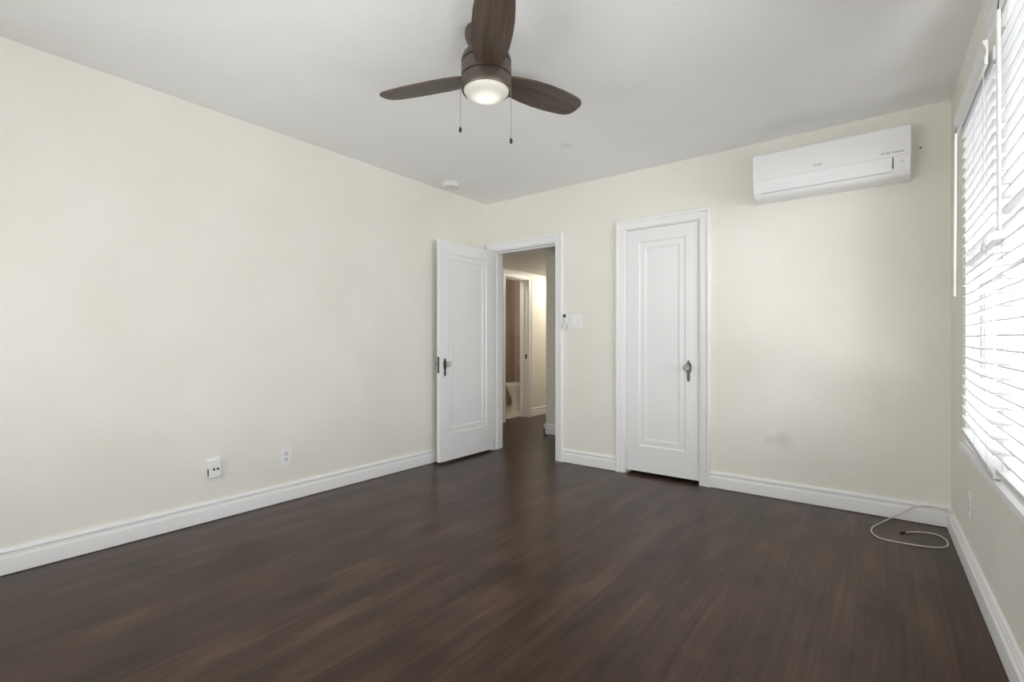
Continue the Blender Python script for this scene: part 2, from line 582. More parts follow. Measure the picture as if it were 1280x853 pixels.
CW = 0.078
skirting('baseboard_left', [((XL, YF), (XL, YB), (1, 0))], 'white moulded baseboard along the long blank wall')
skirting('baseboard_back', [((D1[1] + CW, YB), (D2[0] - CW, YB), (0, -1)), ((D2[1] + CW, YB), (0.30, YB), (0, -1))],
         'white moulded baseboard either side of the closet door')
e0, e1 = rw(0, 0, 0), rw(YB - YF, 0, 0)
nn = (rw(0, 1, 0) - rw(0, 0, 0))
skirting('baseboard_right', [((e0.x, e0.y), (e1.x, e1.y), (nn.x, nn.y))], 'white moulded baseboard under the windows')
skirting('baseboard_front', [((XL, YF), (0.4, YF), (0, 1))], 'white moulded baseboard behind the camera')
skirting('baseboard_hall', [((PX - 0.02, PY), (-2.06, PY), (0, -1)), ((PX, PY - 0.02), (PX, 6.95), (-1, 0)),
                            ((HX0, BD[1] + CW), (HX0, 6.95), (1, 0)), ((HX0, 4.0), (HX0, BD[0] - CW), (1, 0))],
         'white baseboard along the hall walls')

CAS = [(0.0, 0.0), (0.0, 0.013), (0.004, 0.016), (0.050, 0.017), (0.054, 0.023), (0.060, 0.026), (0.074, 0.026), (0.078, 0.022), (0.078, 0.0)]

def casing(name, a0, a1, top, P, label, m=None):
    """Mitred door casing round three sides; P(a, z, out) -> point."""
    mb = MB()
    rings = []
    for st in range(4):
        ring = []
        for u, o in CAS:
            a, z = [(a0 - u, 0), (a0 - u, top + u), (a1 + u, top + u), (a1 + u, 0)][st]
            ring.append(P(a, z, o))
        rings.append(ring)
    mb.loft(rings)
    return struct(mb.build(name, m or M['white'], smooth=True), label, 'door trim')

def jamb(name, a0, a1, top, depth, P, label, stop):
    mb = MB()
    def bx(u0, u1, w0, w1, z0, z1):
        pts = [P(u, z, w) for u in (u0, u1) for w in (w0, w1) for z in (z0, z1)]
        v = [mb.bm.verts.new(p) for p in pts]
        for q in ((0, 1, 3, 2), (4, 6, 7, 5), (0, 4, 5, 1), (2, 3, 7, 6), (0, 2, 6, 4), (1, 5, 7, 3)):
            mb.bm.faces.new([v[i] for i in q])
    t = 0.008
    bx(a0, a0 + t, 0, depth, 0, top); bx(a1 - t, a1, 0, depth, 0, top); bx(a0 + t, a1 - t, 0, depth, top - t, top)
    s0, s1 = stop
    bx(a0 + t, a0 + t + 0.011, s0, s1, 0, top - t); bx(a1 - t - 0.011, a1 - t, s0, s1, 0, top - t)
    bx(a0 + t + 0.011, a1 - t - 0.011, s0, s1, top - t - 0.011, top - t)
    return struct(mb.build(name, M['white']), label, 'door trim')

PB = lambda a, z, o: (a, YB - o, z)
casing('trim_1', D1[0], D1[1], D1[2], PB, 'white moulded casing round the open doorway')
jamb('trim_2', D1[0], D1[1], D1[2], 0.14, lambda a, z, w: (a, YB + w, z), 'white jamb lining inside the open doorway', (0.045, 0.08))
casing('trim_3', D2[0], D2[1], D2[2], PB, 'white moulded casing round the closed closet door')
jamb('trim_4', D2[0], D2[1], D2[2], 0.14, lambda a, z, w: (a, YB + w, z), 'white jamb lining behind the closet door', (0.045, 0.08))
casing('trim_5', BD[0], BD[1], BD[2], lambda a, z, o: (HX0 + o, a, z), 'white casing round the far bathroom doorway')
jamb('trim_6', BD[0], BD[1], BD[2], 0.145, lambda a, z, w: (HX0 - w, a, z), 'white jamb lining of the far bathroom doorway', (0.06, 0.10))
strike = prism([(0, 0.86), (0.03, 0.86), (0.03, 0.93), (0, 0.93)], BD[1] - 0.0105, BD[1] - 0.0078, 'y')
so = strike.build('trim_7', M['nickel'], loc=(HX0 - 0.045, 0, 0)); struct(so, 'small metal strike plate on the bathroom door jamb', 'door trim')

# ------------------------------------------------------------------ panelled doors
def door_slab(w, h, t, px0, px1, pz0, pz1):
    """Slab in local x (0..w), y (0..t, face at y=0 looks to -y), z (0..h); one stepped sunk panel on both faces."""
    mb = MB()
    def rect(x0, x1, z0, z1, y):
        return [(x0, y, z0), (x1, y, z0), (x1, y, z1), (x0, y, z1)]
    def face(sgn, y0):
        i2 = 0.056
        loops = [rect(0, w, 0, h, y0), rect(px0, px1, pz0, pz1, y0),
                 rect(px0 + .010, px1 - .010, pz0 + .010, pz1 - .010, y0 + sgn * .007),
                 rect(px0 + i2 - .006, px1 - i2 + .006, pz0 + i2 - .006, pz1 - i2 + .006, y0 + sgn * .006),
                 rect(px0 + i2 + .006, px1 - i2 - .006, pz0 + i2 + .006, pz1 - i2 - .006, y0 + sgn * .0125)]
        vs = [[mb.bm.verts.new(p) for p in l] for l in loops]
        for a, b in zip(vs, vs[1:]):
            for k in range(4):
                j = (k + 1) % 4
                mb.bm.faces.new((a[k], a[j], b[j], b[k]))
        mb.bm.faces.new(vs[-1])
        return vs[0]
    a = face(1, 0.0)
    b = face(-1, t)
    for k in range(4):
        j = (k + 1) % 4
        mb.bm.faces.new((a[k], a[j], b[j], b[k]))
    return mb

def escutcheon_outline():
    """Old pointed key plate, centred on the spindle."""
    half = [(0.0, 0.056), (0.009, 0.044), (0.012, 0.036), (0.019, 0.026), (0.0215, 0.012), (0.0215, -0.010), (0.019, -0.030), (0.013, -0.046),
            (0.0105, -0.058), (0.0125, -0.078), (0.012, -0.096), (0.007, -0.108), (0.0, -0.114)]
    return half + [(-a, b) for a, b in reversed(half[1:-1])]

def door_furniture(parent, x, z, t):
    """Plates, glass knobs on both faces; local door space."""
    for sgn, y in ((-1, 0.0), (1, t)):
        p = prism([(x + a, z + b) for a, b in escutcheon_outline()], y + sgn * 0.0006, y + sgn * 0.005, 'y').build('key_plate', M['nickel'], parent, bevel=0.0015)
        p['label'] = 'aged nickel key plate with a pointed top'
        kh = MB()
        mt = Matrix.Translation((x, y + sgn * 0.0044, z - 0.062)) @ Matrix.Rotation(R(90 * -sgn), 4, 'X')
        kh.lathe([(0.0, 0), (0.0042, 0), (0.0042, 0.0008), (0, 0.0008)], 14, mtx=mt, cap=False)
        kh.build('keyhole', M['black'], p)
        rot = Matrix.Translation((x, y + sgn * 0.005, z)) @ Matrix.Rotation(R(90 * (1 if sgn < 0 else -1)), 4, 'X')
        sh = MB().lathe([(0, 0), (0.016, 0), (0.014, 0.006), (0.008, 0.010), (0.0075, 0.020), (0.013, 0.024), (0.013, 0.028), (0, 0.028)], 24, mtx=rot)
        sh.build('shank', M['nickel'], parent, smooth=True)
        kb = MB().lathe([(0, 0.0285), (0.012, 0.0285), (0.019, 0.033), (0.0265, 0.043), (0.027, 0.050), (0.022, 0.058), (0.012, 0.061), (0, 0.061)], 12, mtx=rot)
        k = kb.build('knob', M['glassknob'], parent)
        k['label'] = 'faceted clear glass knob'

def hinge(parent, x, y, z, m):
    mb = MB()
    for k in range(3):
        z0 = z - 0.044 + k * 0.0295
        mb.lathe([(0, z0), (0.0065, z0), (0.0065, z0 + 0.0285), (0, z0 + 0.0285)], 12, c=(x, y, 0))
    mb.lathe([(0, z + 0.0445), (0.004, z + 0.0445), (0.0045, z + 0.049), (0, z + 0.052)], 12, c=(x, y, 0))
    return mb.build('hinge', m, parent, smooth=True)

# closet door (closed)
w2 = D2[1] - D2[0] - 0.016 - 0.006
d2 = door_slab(w2, 2.001, 0.035, 0.108, w2 - 0.101, 0.212, 1.897).build('door_1', M['door'], loc=(D2[0] + 0.011, YB + 0.004, 0.028))
struct(d2, 'white closed closet door with one sunk panel', 'door')
door_furniture(d2, w2 - 0.077, 0.872, 0.035)
for z in (1.815, 0.215):
    hinge(d2, -0.006, -0.006, z, M['door'])

# bedroom door (swung open against the long wall); local x runs from the hinge to the free edge
w1 = 0.757
d1 = door_slab(w1, 1.997, 0.036, 0.110, w1 - 0.115, 0.240, 1.890).build('door_2', M['door'], loc=(-3.166, 3.838, 0.021), rz=R(-90.0))
struct(d1, 'white bedroom door swung open towards the long wall', 'door')
# rotating by -90: local +x -> -y, local +y -> +x ; so the room face is the y = t face
d1.location.x = -3.166 - 0.036
d1.rotation_euler.z = R(-90.0)
door_furniture(d1, w1 - 0.062, 0.880, 0.036)
lp = MB(); lp.box(w1 - 0.0005, w1 + 0.0015, 0.006, 0.030, 0.80, 0.945)
lpo = lp.build('latch_plate', M['nickel'], d1, bevel=0.0006)
MB().box(w1, w1 + 0.010, 0.011, 0.024, 0.872, 0.896).build('latch_bolt', M['nickel'], lpo, bevel=0.002)
for z in (1.80, 0.26):
    hinge(d1, -0.010, 0.030, z, M['door'])

# ------------------------------------------------------------------ windows in the right wall
MUL = (1.43, 1.57)                     # post between the two windows

def window(n, s0, s1):
    o = MB()
    def fr(s_0, s_1, z_0, z_1, wv, y0, y1):
        o.box(s_0, s_0 + wv, y0, y1, z_0, z_1); o.box(s_1 - wv, s_1, y0, y1, z_0, z_1)
        o.box(s_0 + wv, s_1 - wv, y0, y1, z_0, z_0 + wv); o.box(s_0 + wv, s_1 - wv, y0, y1, z_1 - wv, z_1)
    fr(s0, s1, WZ0, WZ1, 0.030, 0.055, 0.123)
    w = struct(o.build(f'window_{n}', M['white'], loc=RO, rz=RA), 'white window frame behind the far blind' if n == 1 else ('white window frame behind the near blind' if n == 2 else 'added white window frame beside the camera, out of view'), 'window')
    zm = (WZ0 + WZ1) / 2
    for nm, z0, z1, y in (('sash', WZ0 + 0.035, zm + 0.02, 0.062), ('sash', zm - 0.02, WZ1 - 0.035, 0.090)):
        o = MB()
        fr(s0 + 0.035, s1 - 0.035, z0, z1, 0.036, y, y + 0.026)
        sash = o.build(nm, M['white'], w)
        g = MB(); g.quad((s0 + 0.068, y + 0.013, z0 + 0.033), (s1 - 0.068, y + 0.013, z0 + 0.033), (s1 - 0.068, y + 0.013, z1 - 0.033), (s0 + 0.068, y + 0.013, z1 - 0.033))
        g.build('pane', M['glass'], sash)
    return w

window(1, WS0, MUL[0])
window(2, MUL[1], WS1)
window(4, NS0, NS1)  # unseen window added beside the camera to let in more light
struct(MB().box(MUL[0], MUL[1], 0.050, 0.123, WZ0, WZ1).build('trim_8', M['white'], loc=RO, rz=RA), 'white post between the two windows', 'window trim')
sl = MB()
sl.box(WS0 - 0.045, WS1 + 0.045, -0.022, 0.0, WZ0 - 0.026, WZ0)
sl.box(WS0, WS1, 0.0, 0.06, WZ0 - 0.0, WZ0 + 0.004)
struct(sl.build('trim_9', M['white'], loc=RO, rz=RA, bevel=0.004), 'white sill under both windows', 'window sill')
ap = MB(); ap.box(WS0 - 0.02, WS1 + 0.02, -0.012, 0, WZ0 - 0.062, WZ0 - 0.026)
struct(ap.build('trim_10', M['wall'], loc=RO, rz=RA, bevel=0.003), 'cream apron strip under the window sill', 'window trim')

# unseen window added behind the camera to let light in
o = MB()
x0, x1, z0, z1 = RWX
for a, b, c, d in ((x0, x0 + .05, z0, z1), (x1 - .05, x1, z0, z1), (x0 + .05, x1 - .05, z0, z0 + .05), (x0 + .05, x1 - .05, z1 - .05, z1),
                   ((x0 + x1) / 2 - .04, (x0 + x1) / 2 + .04, z0 + .05, z1 - .05)):
    o.box(a, b, YF - 0.14, YF - 0.08, c, d)
w3 = struct(o.build('window_3', M['white']), 'white window added behind the camera, out of view', 'window')
for a, b in ((x0 + .05, (x0 + x1) / 2 - .04), ((x0 + x1) / 2 + .04, x1 - .05)):
    g = MB(); g.quad((a, YF - .11, z0 + .05), (b, YF - .11, z0 + .05), (b, YF - .11, z1 - .05), (a, YF - .11, z1 - .05))
    g.build('pane', M['glass'], w3)

# pale paving outside, which throws light up under the slats
struct(MB().box(0.7, 6.0, -4.0, 8.0, -0.4, -0.3).build('ground', M['outside']), 'pale paving outside the windows', 'ground')

# ------------------------------------------------------------------ window blinds
def blind(label, s0, s1, df, zt, zb, z_ref, pitch, wands, cords, droop, sw=0.051):
    """df: how far the slats' front edge stands into the room; zt/zb: headrail underside and bottom rail."""
    t = thing('window_blind', label, 'blind', rw(0, 0, 0), RA)
    h = MB(); h.box(s0 + 0.005, s1 - 0.005, -df + 0.0, -df + sw, zt + 0.008, zt + 0.058)
    h.build('headrail', M['plastic2'], t, bevel=0.002)
    yv = -df - 0.024
    v = prism([(yv + 0.010, zt - 0.012), (yv, zt - 0.010), (yv, zt + 0.012), (yv + 0.004, zt + 0.030), (yv + 0.003, zt + 0.050), (yv - 0.004, zt + 0.066),
               (yv - 0.006, zt + 0.078), (yv + 0.010, zt + 0.078)], s0 - 0.012, s1 + 0.012, 'x')
    v.build('valance', M['wand'], t, bevel=0.0012)
    # slats: slightly crowned, hanging a touch low between the ladders
    zs = []
    z = z_ref
    while z + pitch < zt - 0.012: z += pitch
    while z > zb + 0.035:
        zs.append(z); z -= pitch
    mb = MB()
    nx = 9
    for zz in zs:
        jit = random.uniform(-0.0012, 0.0012)
        tilt = random.uniform(-0.012, 0.012)
        rings = []
        for i in range(nx):
            q = i / (nx - 1)
            s = s0 + (s1 - s0) * q
            sag = -0.004 * math.sin(PI * q) + droop * q * max(0.0, 1 - (zz - zb) / 0.5)
            prof = []
            for k in range(6):
                a = k / 5
                prof.append((s, -df + sw * a, zz + jit + sag + 0.0026 * math.sin(PI * a) + tilt * (a - 0.5) * sw))
            for k in reversed(range(6)):
                a = k / 5
                prof.append((s, -df + sw * a, zz + jit + sag + 0.0026 * math.sin(PI * a) + tilt * (a - 0.5) * sw - 0.0038))
            rings.append(prof)
        mb.loft(rings)
    mb.build('slats', M['slat'], t)
    # bottom rail
    rail = MB()
    ring = lambda s, dz: [(s, -df - 0.001, zb + dz), (s, -df + sw + 0.001, zb + dz), (s, -df + sw + 0.001, zb + 0.020 + dz), (s, -df - 0.001, zb + 0.020 + dz)]
    rail.loft([ring(s0, 0), ring(s1, droop)])
    br = rail.build('bottom_rail', M['slat'], t, bevel=0.002)
    for q in (0.11, 0.5, 0.86):
        s = s0 + (s1 - s0) * q
        pl = MB().lathe([(0, 0), (0.006, 0), (0.006, 0.0015), (0, 0.0015)], 12, mtx=Matrix.Translation((s, -df - 0.0008, zb + 0.010 + droop * q)) @ Matrix.Rotation(R(90), 4, 'X'), cap=False)
        pl.build('cord_plug', M['plastic2'], br)
        for yy in (-df - 0.0022, -df + sw + 0.0022):
            ld = MB()
            ld.tube([(s, yy, zb + 0.012 + droop * q), (s, yy, zt + 0.01)], 0.0007, 6)
            ld.build('ladder_cord', M['ladder'], t)
    for (s, d, za, s_b, d_b, zb_) in wands:
        wd = MB()
        wd.tube([(s, -d, za), (s + (s_b - s) * .45, -(d + (d_b - d) * .4), za + (zb_ - za) * .45), (s_b, -d_b, zb_)], 0.0052, 8)
        wo = wd.build('tilt_wand', M['wand'], t, smooth=True)
        hk = MB(); hk.tube([(s, -df + 0.004, zt + 0.016), (s, -d + 0.004, zt + 0.012), (s, -d, za + 0.012), (s, -d, za - 0.004)], 0.0018, 6)
        hk.build('wand_hook', M['nickel'], wo)
    for (s, d, zc) in cords:
        c = MB()
        for off in (-0.002, 0.002):
            c.tube([(s + off, -d, zt + 0.004), (s + off, -d - 0.001, (zt + zc) / 2), (s + off * .4, -d, zc)], 0.0010, 6)
        co = c.build('pull_cord', M['cord'], t)
        ts = MB().lathe([(0, -0.034), (0.0075, -0.033), (0.0082, -0.026), (0.0045, -0.004), (0.002, 0.0), (0, 0.0005)], 14, c=(s, -d, zc))
        to = ts.build('tassel', M['lightgrey'], co, smooth=True)
    return t

blind('white slatted blind on the far window, nearer the air conditioner corner', 0.60, 1.385, 0.020, 2.112, 0.652, 1.171, 0.0487,
      [(0.69, 0.050, 2.095, 0.65, 0.050, 1.315)], [(1.345, 0.040, 1.46)], -0.060)
blind('white slatted blind on the near window, cut off by the picture edge', 1.59, 2.56, 0.042, 2.118, 0.648, 1.113, 0.0500,
      [(1.845, 0.075, 2.065, 1.86, 0.075, 1.415)], [], 0.0)

# ------------------------------------------------------------------ ceiling fan
FX, FY = -1.467, 1.724
fan = thing('ceiling_fan', 'dark bronze three blade ceiling fan with a lit round lamp', 'ceiling fan', (FX, FY, 0))
cn = MB().lathe([(0, 2.5195), (0.099, 2.5195), (0.1, 2.512), (0.099, 2.498), (0.094, 2.482), (0.087, 2.468), (0.080, 2.462), (0, 2.462)], 56, cap=False)
cn.build('canopy', M['bronze'], fan, smooth=True)
nk = MB().lathe([(0, 2.466), (0.076, 2.466), (0.080, 2.460), (0.082, 2.445), (0.083, 2.424), (0, 2.424)], 56, cap=False)
nk.build('neck', M['bronze'], fan, smooth=True)
ht = MB().lathe([(0, 2.428), (0.083, 2.428), (0.098, 2.420), (0.109, 2.406), (0.1145, 2.388), (0.115, 2.378), (0.109, 2.376), (0.109, 2.370),
                 (0.115, 2.368), (0.1155, 2.340), (0.1155, 2.312), (0.110, 2.310), (0.110, 2.303), (0, 2.303)], 64, cap=False)
mo = ht.build('motor_housing', M['bronze'], fan, smooth=True)
for z0 in (2.3705, 2.3035):
    MB().lathe([(0.1095, z0), (0.1108, z0 + 0.0008), (0.1108, z0 + 0.0055), (0.1095, z0 + 0.006)], 64, cap=False).build('shadow_gap', M['groove'], mo)
lk = MB().lathe([(0, 2.304), (0.114, 2.304), (0.1155, 2.300), (0.1155, 2.262), (0.114, 2.250), (0.111, 2.246), (0.107, 2.247), (0.106, 2.256), (0, 2.256)], 64, cap=False)
lko = lk.build('light_kit_ring', M['bronze'], fan, smooth=True)
ln = MB().lathe([(0, 2.2085), (0.030, 2.2095), (0.058, 2.214), (0.080, 2.2225), (0.096, 2.234), (0.1045, 2.246), (0.1055, 2.255), (0, 2.255)], 56, cap=False)
lno = ln.build('lamp_lens', M['lens'], fan, smooth=True)
lno['label'] = 'glowing frosted lamp lens'
def cam_dir(ang):
    """angle in the view's ground frame (0 = picture right, 90 = away) to world"""
    return R(37.4) + R(ang)
for a in (37, 157, 277):
    # blade: local x outward, clockwise side (local -y) raised
    prof = [(0.098, .052), (0.13, .062), (0.18, .0715), (0.25, .079), (0.33, .082), (0.41, .0805), (0.47, .075), (0.52, .069), (0.55, .060), (0.568, .047), (0.577, .029), (0.580, .0)]
    mb = MB()
    out = [(r, w) for r, w in prof] + [(r, -w) for r, w in reversed(prof[:-1])]
    p = math.tan(R(11.5))
    rise = lambda r: 2.318 + (r - 0.1) * 0.035
    top = [(r, w, rise(r) - p * w * min(1, 0.55 + r * 1.4) + 0.004) for r, w in out]
    bot = [(r, w, rise(r) - p * w * min(1, 0.55 + r * 1.4) - 0.004) for r, w in out]
    # ribbed grid across the blade so the twist stays smooth
    rows = []
    for r, w in prof[:-1]:
        rows.append([(r, w * q, 0) for q in (-1, -.5, 0, .5, 1)])
    vt, vb = [], []
    for row in rows:
        k = [rise(r) - p * w * min(1, 0.55 + r * 1.4) for r, w, _ in row]
        vt.append([mb.bm.verts.new((r, w, z + 0.004)) for (r, w, _), z in zip(row, k)])
        vb.append([mb.bm.verts.new((r, w, z - 0.004)) for (r, w, _), z in zip(row, k)])
    tipz = rise(0.58)
    tt, tb = mb.bm.verts.new((0.580, 0, tipz + 0.004)), mb.bm.verts.new((0.580, 0, tipz - 0.004))
    for i in range(len(rows) - 1):
        for j in range(4):
            mb.bm.faces.new((vt[i][j], vt[i + 1][j], vt[i + 1][j + 1], vt[i][j + 1]))
            mb.bm.faces.new((vb[i][j], vb[i][j + 1], vb[i + 1][j + 1], vb[i + 1][j]))
        for j in (0, 4):
            mb.bm.faces.new((vt[i][j], vb[i][j], vb[i + 1][j], vt[i + 1][j]))
    for j in range(4):
        mb.bm.faces.new((vt[-1][j], tt, vt[-1][j + 1]))
        mb.bm.faces.new((vb[-1][j], vb[-1][j + 1], tb))
        mb.bm.faces.new((vt[0][j], vt[0][j + 1], vb[0][j + 1], vb[0][j]))
    for j in (0, 4):
        mb.bm.faces.new((vt[-1][j], vb[-1][j], tb, tt))
    bl = mb.build('blade', M['blade'], fan, smooth=True, rz=cam_dir(a))
    iron = MB(); iron.box(0.085, 0.128, -0.030, 0.030, 2.318, 2.3265)
    iron.build('blade_iron', M['bronze'], bl, bevel=0.002)
for a, rr, z1, zf in ((178, 0.118, 2.282, 2.085), (-8, 0.113, 2.268, 2.025)):
    t_ = cam_dir(a)
    px, py = rr * math.cos(t_), rr * math.sin(t_)
    ch = MB()
    ch.tube([(px * 0.96, py * 0.96, z1 + 0.004), (px * 1.01, py * 1.01, z1 + 0.002), (px * 1.02, py * 1.02, z1 - 0.01), (px * 1.02, py * 1.02, zf)], 0.0011, 6)
    co = ch.build('pull_chain', M['chain'], fan)
    fo = MB().lathe([(0, -0.026), (0.005, -0.024), (0.0075, -0.016), (0.006, -0.006), (0.0025, 0.001), (0, 0.002)], 16, c=(px * 1.02, py * 1.02, zf))
    fo.build('pull_fob', M['black'], co, smooth=True)
for a in (-62, 178 + 22):
    t_ = cam_dir(a)
    sr = MB().lathe([(0, 0), (0.0035, 0), (0.003, 0.0018), (0, 0.002)], 12, mtx=Matrix.Rotation(t_, 4, 'Z') @ Matrix.Translation((0.1153, 0, 2.290)) @ Matrix.Rotation(R(90), 4, 'Y'), cap=False)
    sr.build('screw', M['groove'], lko)

# ------------------------------------------------------------------ wall air conditioner
AX0, AX1 = -0.727, 0.111
ac = thing('air_conditioner', 'white wall-mounted split air conditioner high in the corner', 'air conditioner', ((AX0 + AX1) / 2, YB, 2.075))
aw = (AX1 - AX0) / 2
pf = [(0, 0.0), (0, 0.292), (-0.150, 0.298), (-0.176, 0.293), (-0.184, 0.283), (-0.186, 0.115), (-0.182, 0.075), (-0.168, 0.035), (-0.150, 0.012), (-0.135, 0.004), (-0.10, 0.0)]
body = prism([(y, z) for y, z in pf], -aw, aw, 'x').build('body', M['plastic'], ac, bevel=0.003)
fpn = prism([(-0.150, 0.3005), (-0.180, 0.297), (-0.1915, 0.284), (-0.1925, 0.118), (-0.1855, 0.116), (-0.182, 0.288), (-0.15, 0.297)], -aw - 0.0015, aw + 0.0015, 'x')
fpo = fpn.build('front_panel', M['plastic'], ac, bevel=0.0015)
lv = prism([(-0.1905, 0.112), (-0.1875, 0.076), (-0.172, 0.036), (-0.167, 0.039), (-0.1818, 0.077), (-0.185, 0.112)], -aw + 0.045, aw - 0.085, 'x')
lv.build('louver', M['plastic'], ac, bevel=0.001)
sv = MB(); sv.box(aw - 0.0835, aw - 0.0795, -0.1868, -0.180, 0.046, 0.112)
sv.build('louver_slot', M['groove'], ac)
bs = prism([(-0.1695, 0.034), (-0.1665, 0.029), (-0.160, 0.031), (-0.163, 0.036)], -aw + 0.05, aw - 0.085, 'x')
bs.build('outlet_slot', M['lightgrey'], ac)
lgx, lgz = -0.045, 0.152
ring = MB()
for k in range(28):
    a0_, a1_ = 2 * PI * k / 28, 2 * PI * (k + 1) / 28
    if 0 <= k < 6:
        continue
    p = []
    for r_, a_ in ((0.0085, a0_), (0.0085, a1_), (0.0068, a1_), (0.0068, a0_)):
        p.append((lgx - 0.013 + r_ * math.cos(a_), -0.1931, lgz + r_ * math.sin(a_)))
    ring.quad(*p)
ring.box(lgx - 0.0145, lgx - 0.0130, -0.1932, -0.1926, lgz - 0.004, lgz + 0.005)
ring.box(lgx - 0.013, lgx - 0.0095, -0.1932, -0.1926, lgz - 0.004, lgz - 0.0027)
ring.build('round_emblem', M['grey_ink'], fpo)
text_mesh('lettering', 'LG', 0.021, M['grey_ink'], fpo, (lgx + 0.012, -0.1928, lgz), (R(90), 0, 0))
text_mesh('lettering', 'DUAL Inverter', 0.0175, M['grey_ink'], fpo, (0.335, -0.1928, 0.140), (R(90), 0, 0))
wf = MB()
for r_ in (0.004, 0.009, 0.014):
    for k in range(8):
        a0_, a1_ = R(45 + 90 * k / 8), R(45 + 90 * (k + 1) / 8)
        wf.quad(*[(aw - 0.042 + q * math.cos(a_), -0.1868, 0.072 + q * math.sin(a_)) for q, a_ in ((r_, a0_), (r_, a1_), (r_ + 0.0016, a1_), (r_ + 0.0016, a0_))])
wf.build('signal_symbol', M['lightgrey'], body)

# ------------------------------------------------------------------ small things on the walls and ceiling
nail = thing('wall_nail', 'small dark nail in the wall beside the air conditioner', 'nail', (0.162, YB, 2.267))
MB().lathe([(0, 0.016), (0.005, 0.015), (0.005, 0.012), (0.002, 0.011), (0.002, 0.0), (0, 0.0)], 12, mtx=Matrix.Rotation(R(90), 4, 'X'), cap=False).build('nail_head', M['groove'], nail)

sd = thing('smoke_detector', 'round white smoke detector on the ceiling near the door', 'smoke detector', (-3.10, 3.16, H))
MB().lathe([(0, -0.0003), (0.085, -0.0003), (0.085, -0.010), (0.081, -0.012), (0, -0.012)], 40, cap=False).build('base', M['plastic2'], sd, smooth=True)
MB().lathe([(0, -0.0115), (0.078, -0.0115), (0.078, -0.022), (0.071, -0.033), (0.055, -0.038), (0, -0.039)], 40, cap=False).build('cover', M['plastic2'], sd, smooth=True)
MB().lathe([(0, -0.0385), (0.009, -0.0385), (0.008, -0.041), (0, -0.0415)], 20, c=(0.022, -0.018, 0), cap=False).build('test_button', M['lightgrey'], sd, smooth=True)

def plate(parent, w, h, m=None, t=0.0055):
    mb = MB(); mb.box(-w / 2, w / 2, -t, -0.0002, -h / 2, h / 2)
    return mb.build('cover_plate', m or M['plastic'], parent, bevel=0.002)

def duplex(name, label, loc, rz):
    t = thing(name, label, 'outlet', loc, rz)
    plate(t, 0.071, 0.116)
    for zc in (0.0195, -0.0195):
        oc = [(0.0165 * math.cos(a) if abs(math.cos(a)) < 0.97 else 0.0165 * math.copysign(0.97, math.cos(a)), zc + max(-0.0135, min(0.0135, 0.0175 * math.sin(a)))) for a in [2 * PI * k / 28 for k in range(28)]]
        s = prism(oc, -0.0075, -0.0052, 'y').build('socket', M['plastic2'], t)
        for x in (-0.0062, 0.0062):
            MB().box(x - 0.0012, x + 0.0012, -0.0079, -0.0072, zc - 0.001, zc + 0.008).build('slot', M['lcd'], s)
        MB().lathe([(0, 0), (0.0024, 0), (0.0024, 0.0006), (0, 0.0006)], 12, mtx=Matrix.Translation((0, -0.0073, zc - 0.0075)) @ Matrix.Rotation(R(90), 4, 'X'), cap=False).build('ground_hole', M['lcd'], s)
    MB().lathe([(0, 0), (0.003, 0), (0.0025, 0.0012), (0, 0.0014)], 12, mtx=Matrix.Translation((0, -0.0054, 0)) @ Matrix.Rotation(R(90), 4, 'X'), cap=False).build('screw', M['lightgrey'], t)
    return t

duplex('wall_outlet', 'white duplex outlet on the long wall, right of the cable jack box', (XL, 1.737, 0.306), R(90))
duplex('wall_outlet', 'white outlet under the windows, above the coiled cable', rw(0.715, 0, 0.322), RA)

jb = thing('cable_jack', 'white cable jack box with two black ports, low on the long wall', 'cable jack', (XL, 1.278, 0.322), R(90))
MB().box(-0.040, 0.040, -0.006, -0.0003, -0.062, 0.062).build('backplate', M['plastic2'], jb, bevel=0.002)
MB().box(-0.034, 0.034, -0.026, -0.0055, -0.058, 0.050).build('jack_box', M['plastic'], jb, bevel=0.003)
for x in (-0.006, 0.016):
    MB().lathe([(0, 0), (0.0065, 0), (0.0065, 0.004), (0.0035, 0.0045), (0, 0.0045)], 16, mtx=Matrix.Translation((x, -0.0258, -0.006)) @ Matrix.Rotation(R(90), 4, 'X'), cap=False).build('port', M['black'], jb, smooth=True)
MB().box(-0.0348, -0.0338, -0.024, -0.008, -0.045, 0.0).build('side_shadow', M['black'], jb)  # black strip standing in for the shadow on the box's left side

sw = thing('light_switch', 'white double rocker switch plate beside the open doorway', 'light switch', (-2.222, YB, 1.281))
plate(sw, 0.116, 0.117)
for x in (-0.024, 0.024):
    MB().box(x - 0.0168, x + 0.0168, -0.0068, -0.0052, -0.0335, 0.0335).build('rocker_frame', M['plastic2'], sw, bevel=0.0005)
    rk = prism([(-0.0066, -0.031), (-0.0115, -0.031), (-0.0078, 0.031), (-0.0066, 0.031)], x - 0.0145, x + 0.0145, 'x')
    rk.build('rocker', M['plastic'], sw, bevel=0.0008)

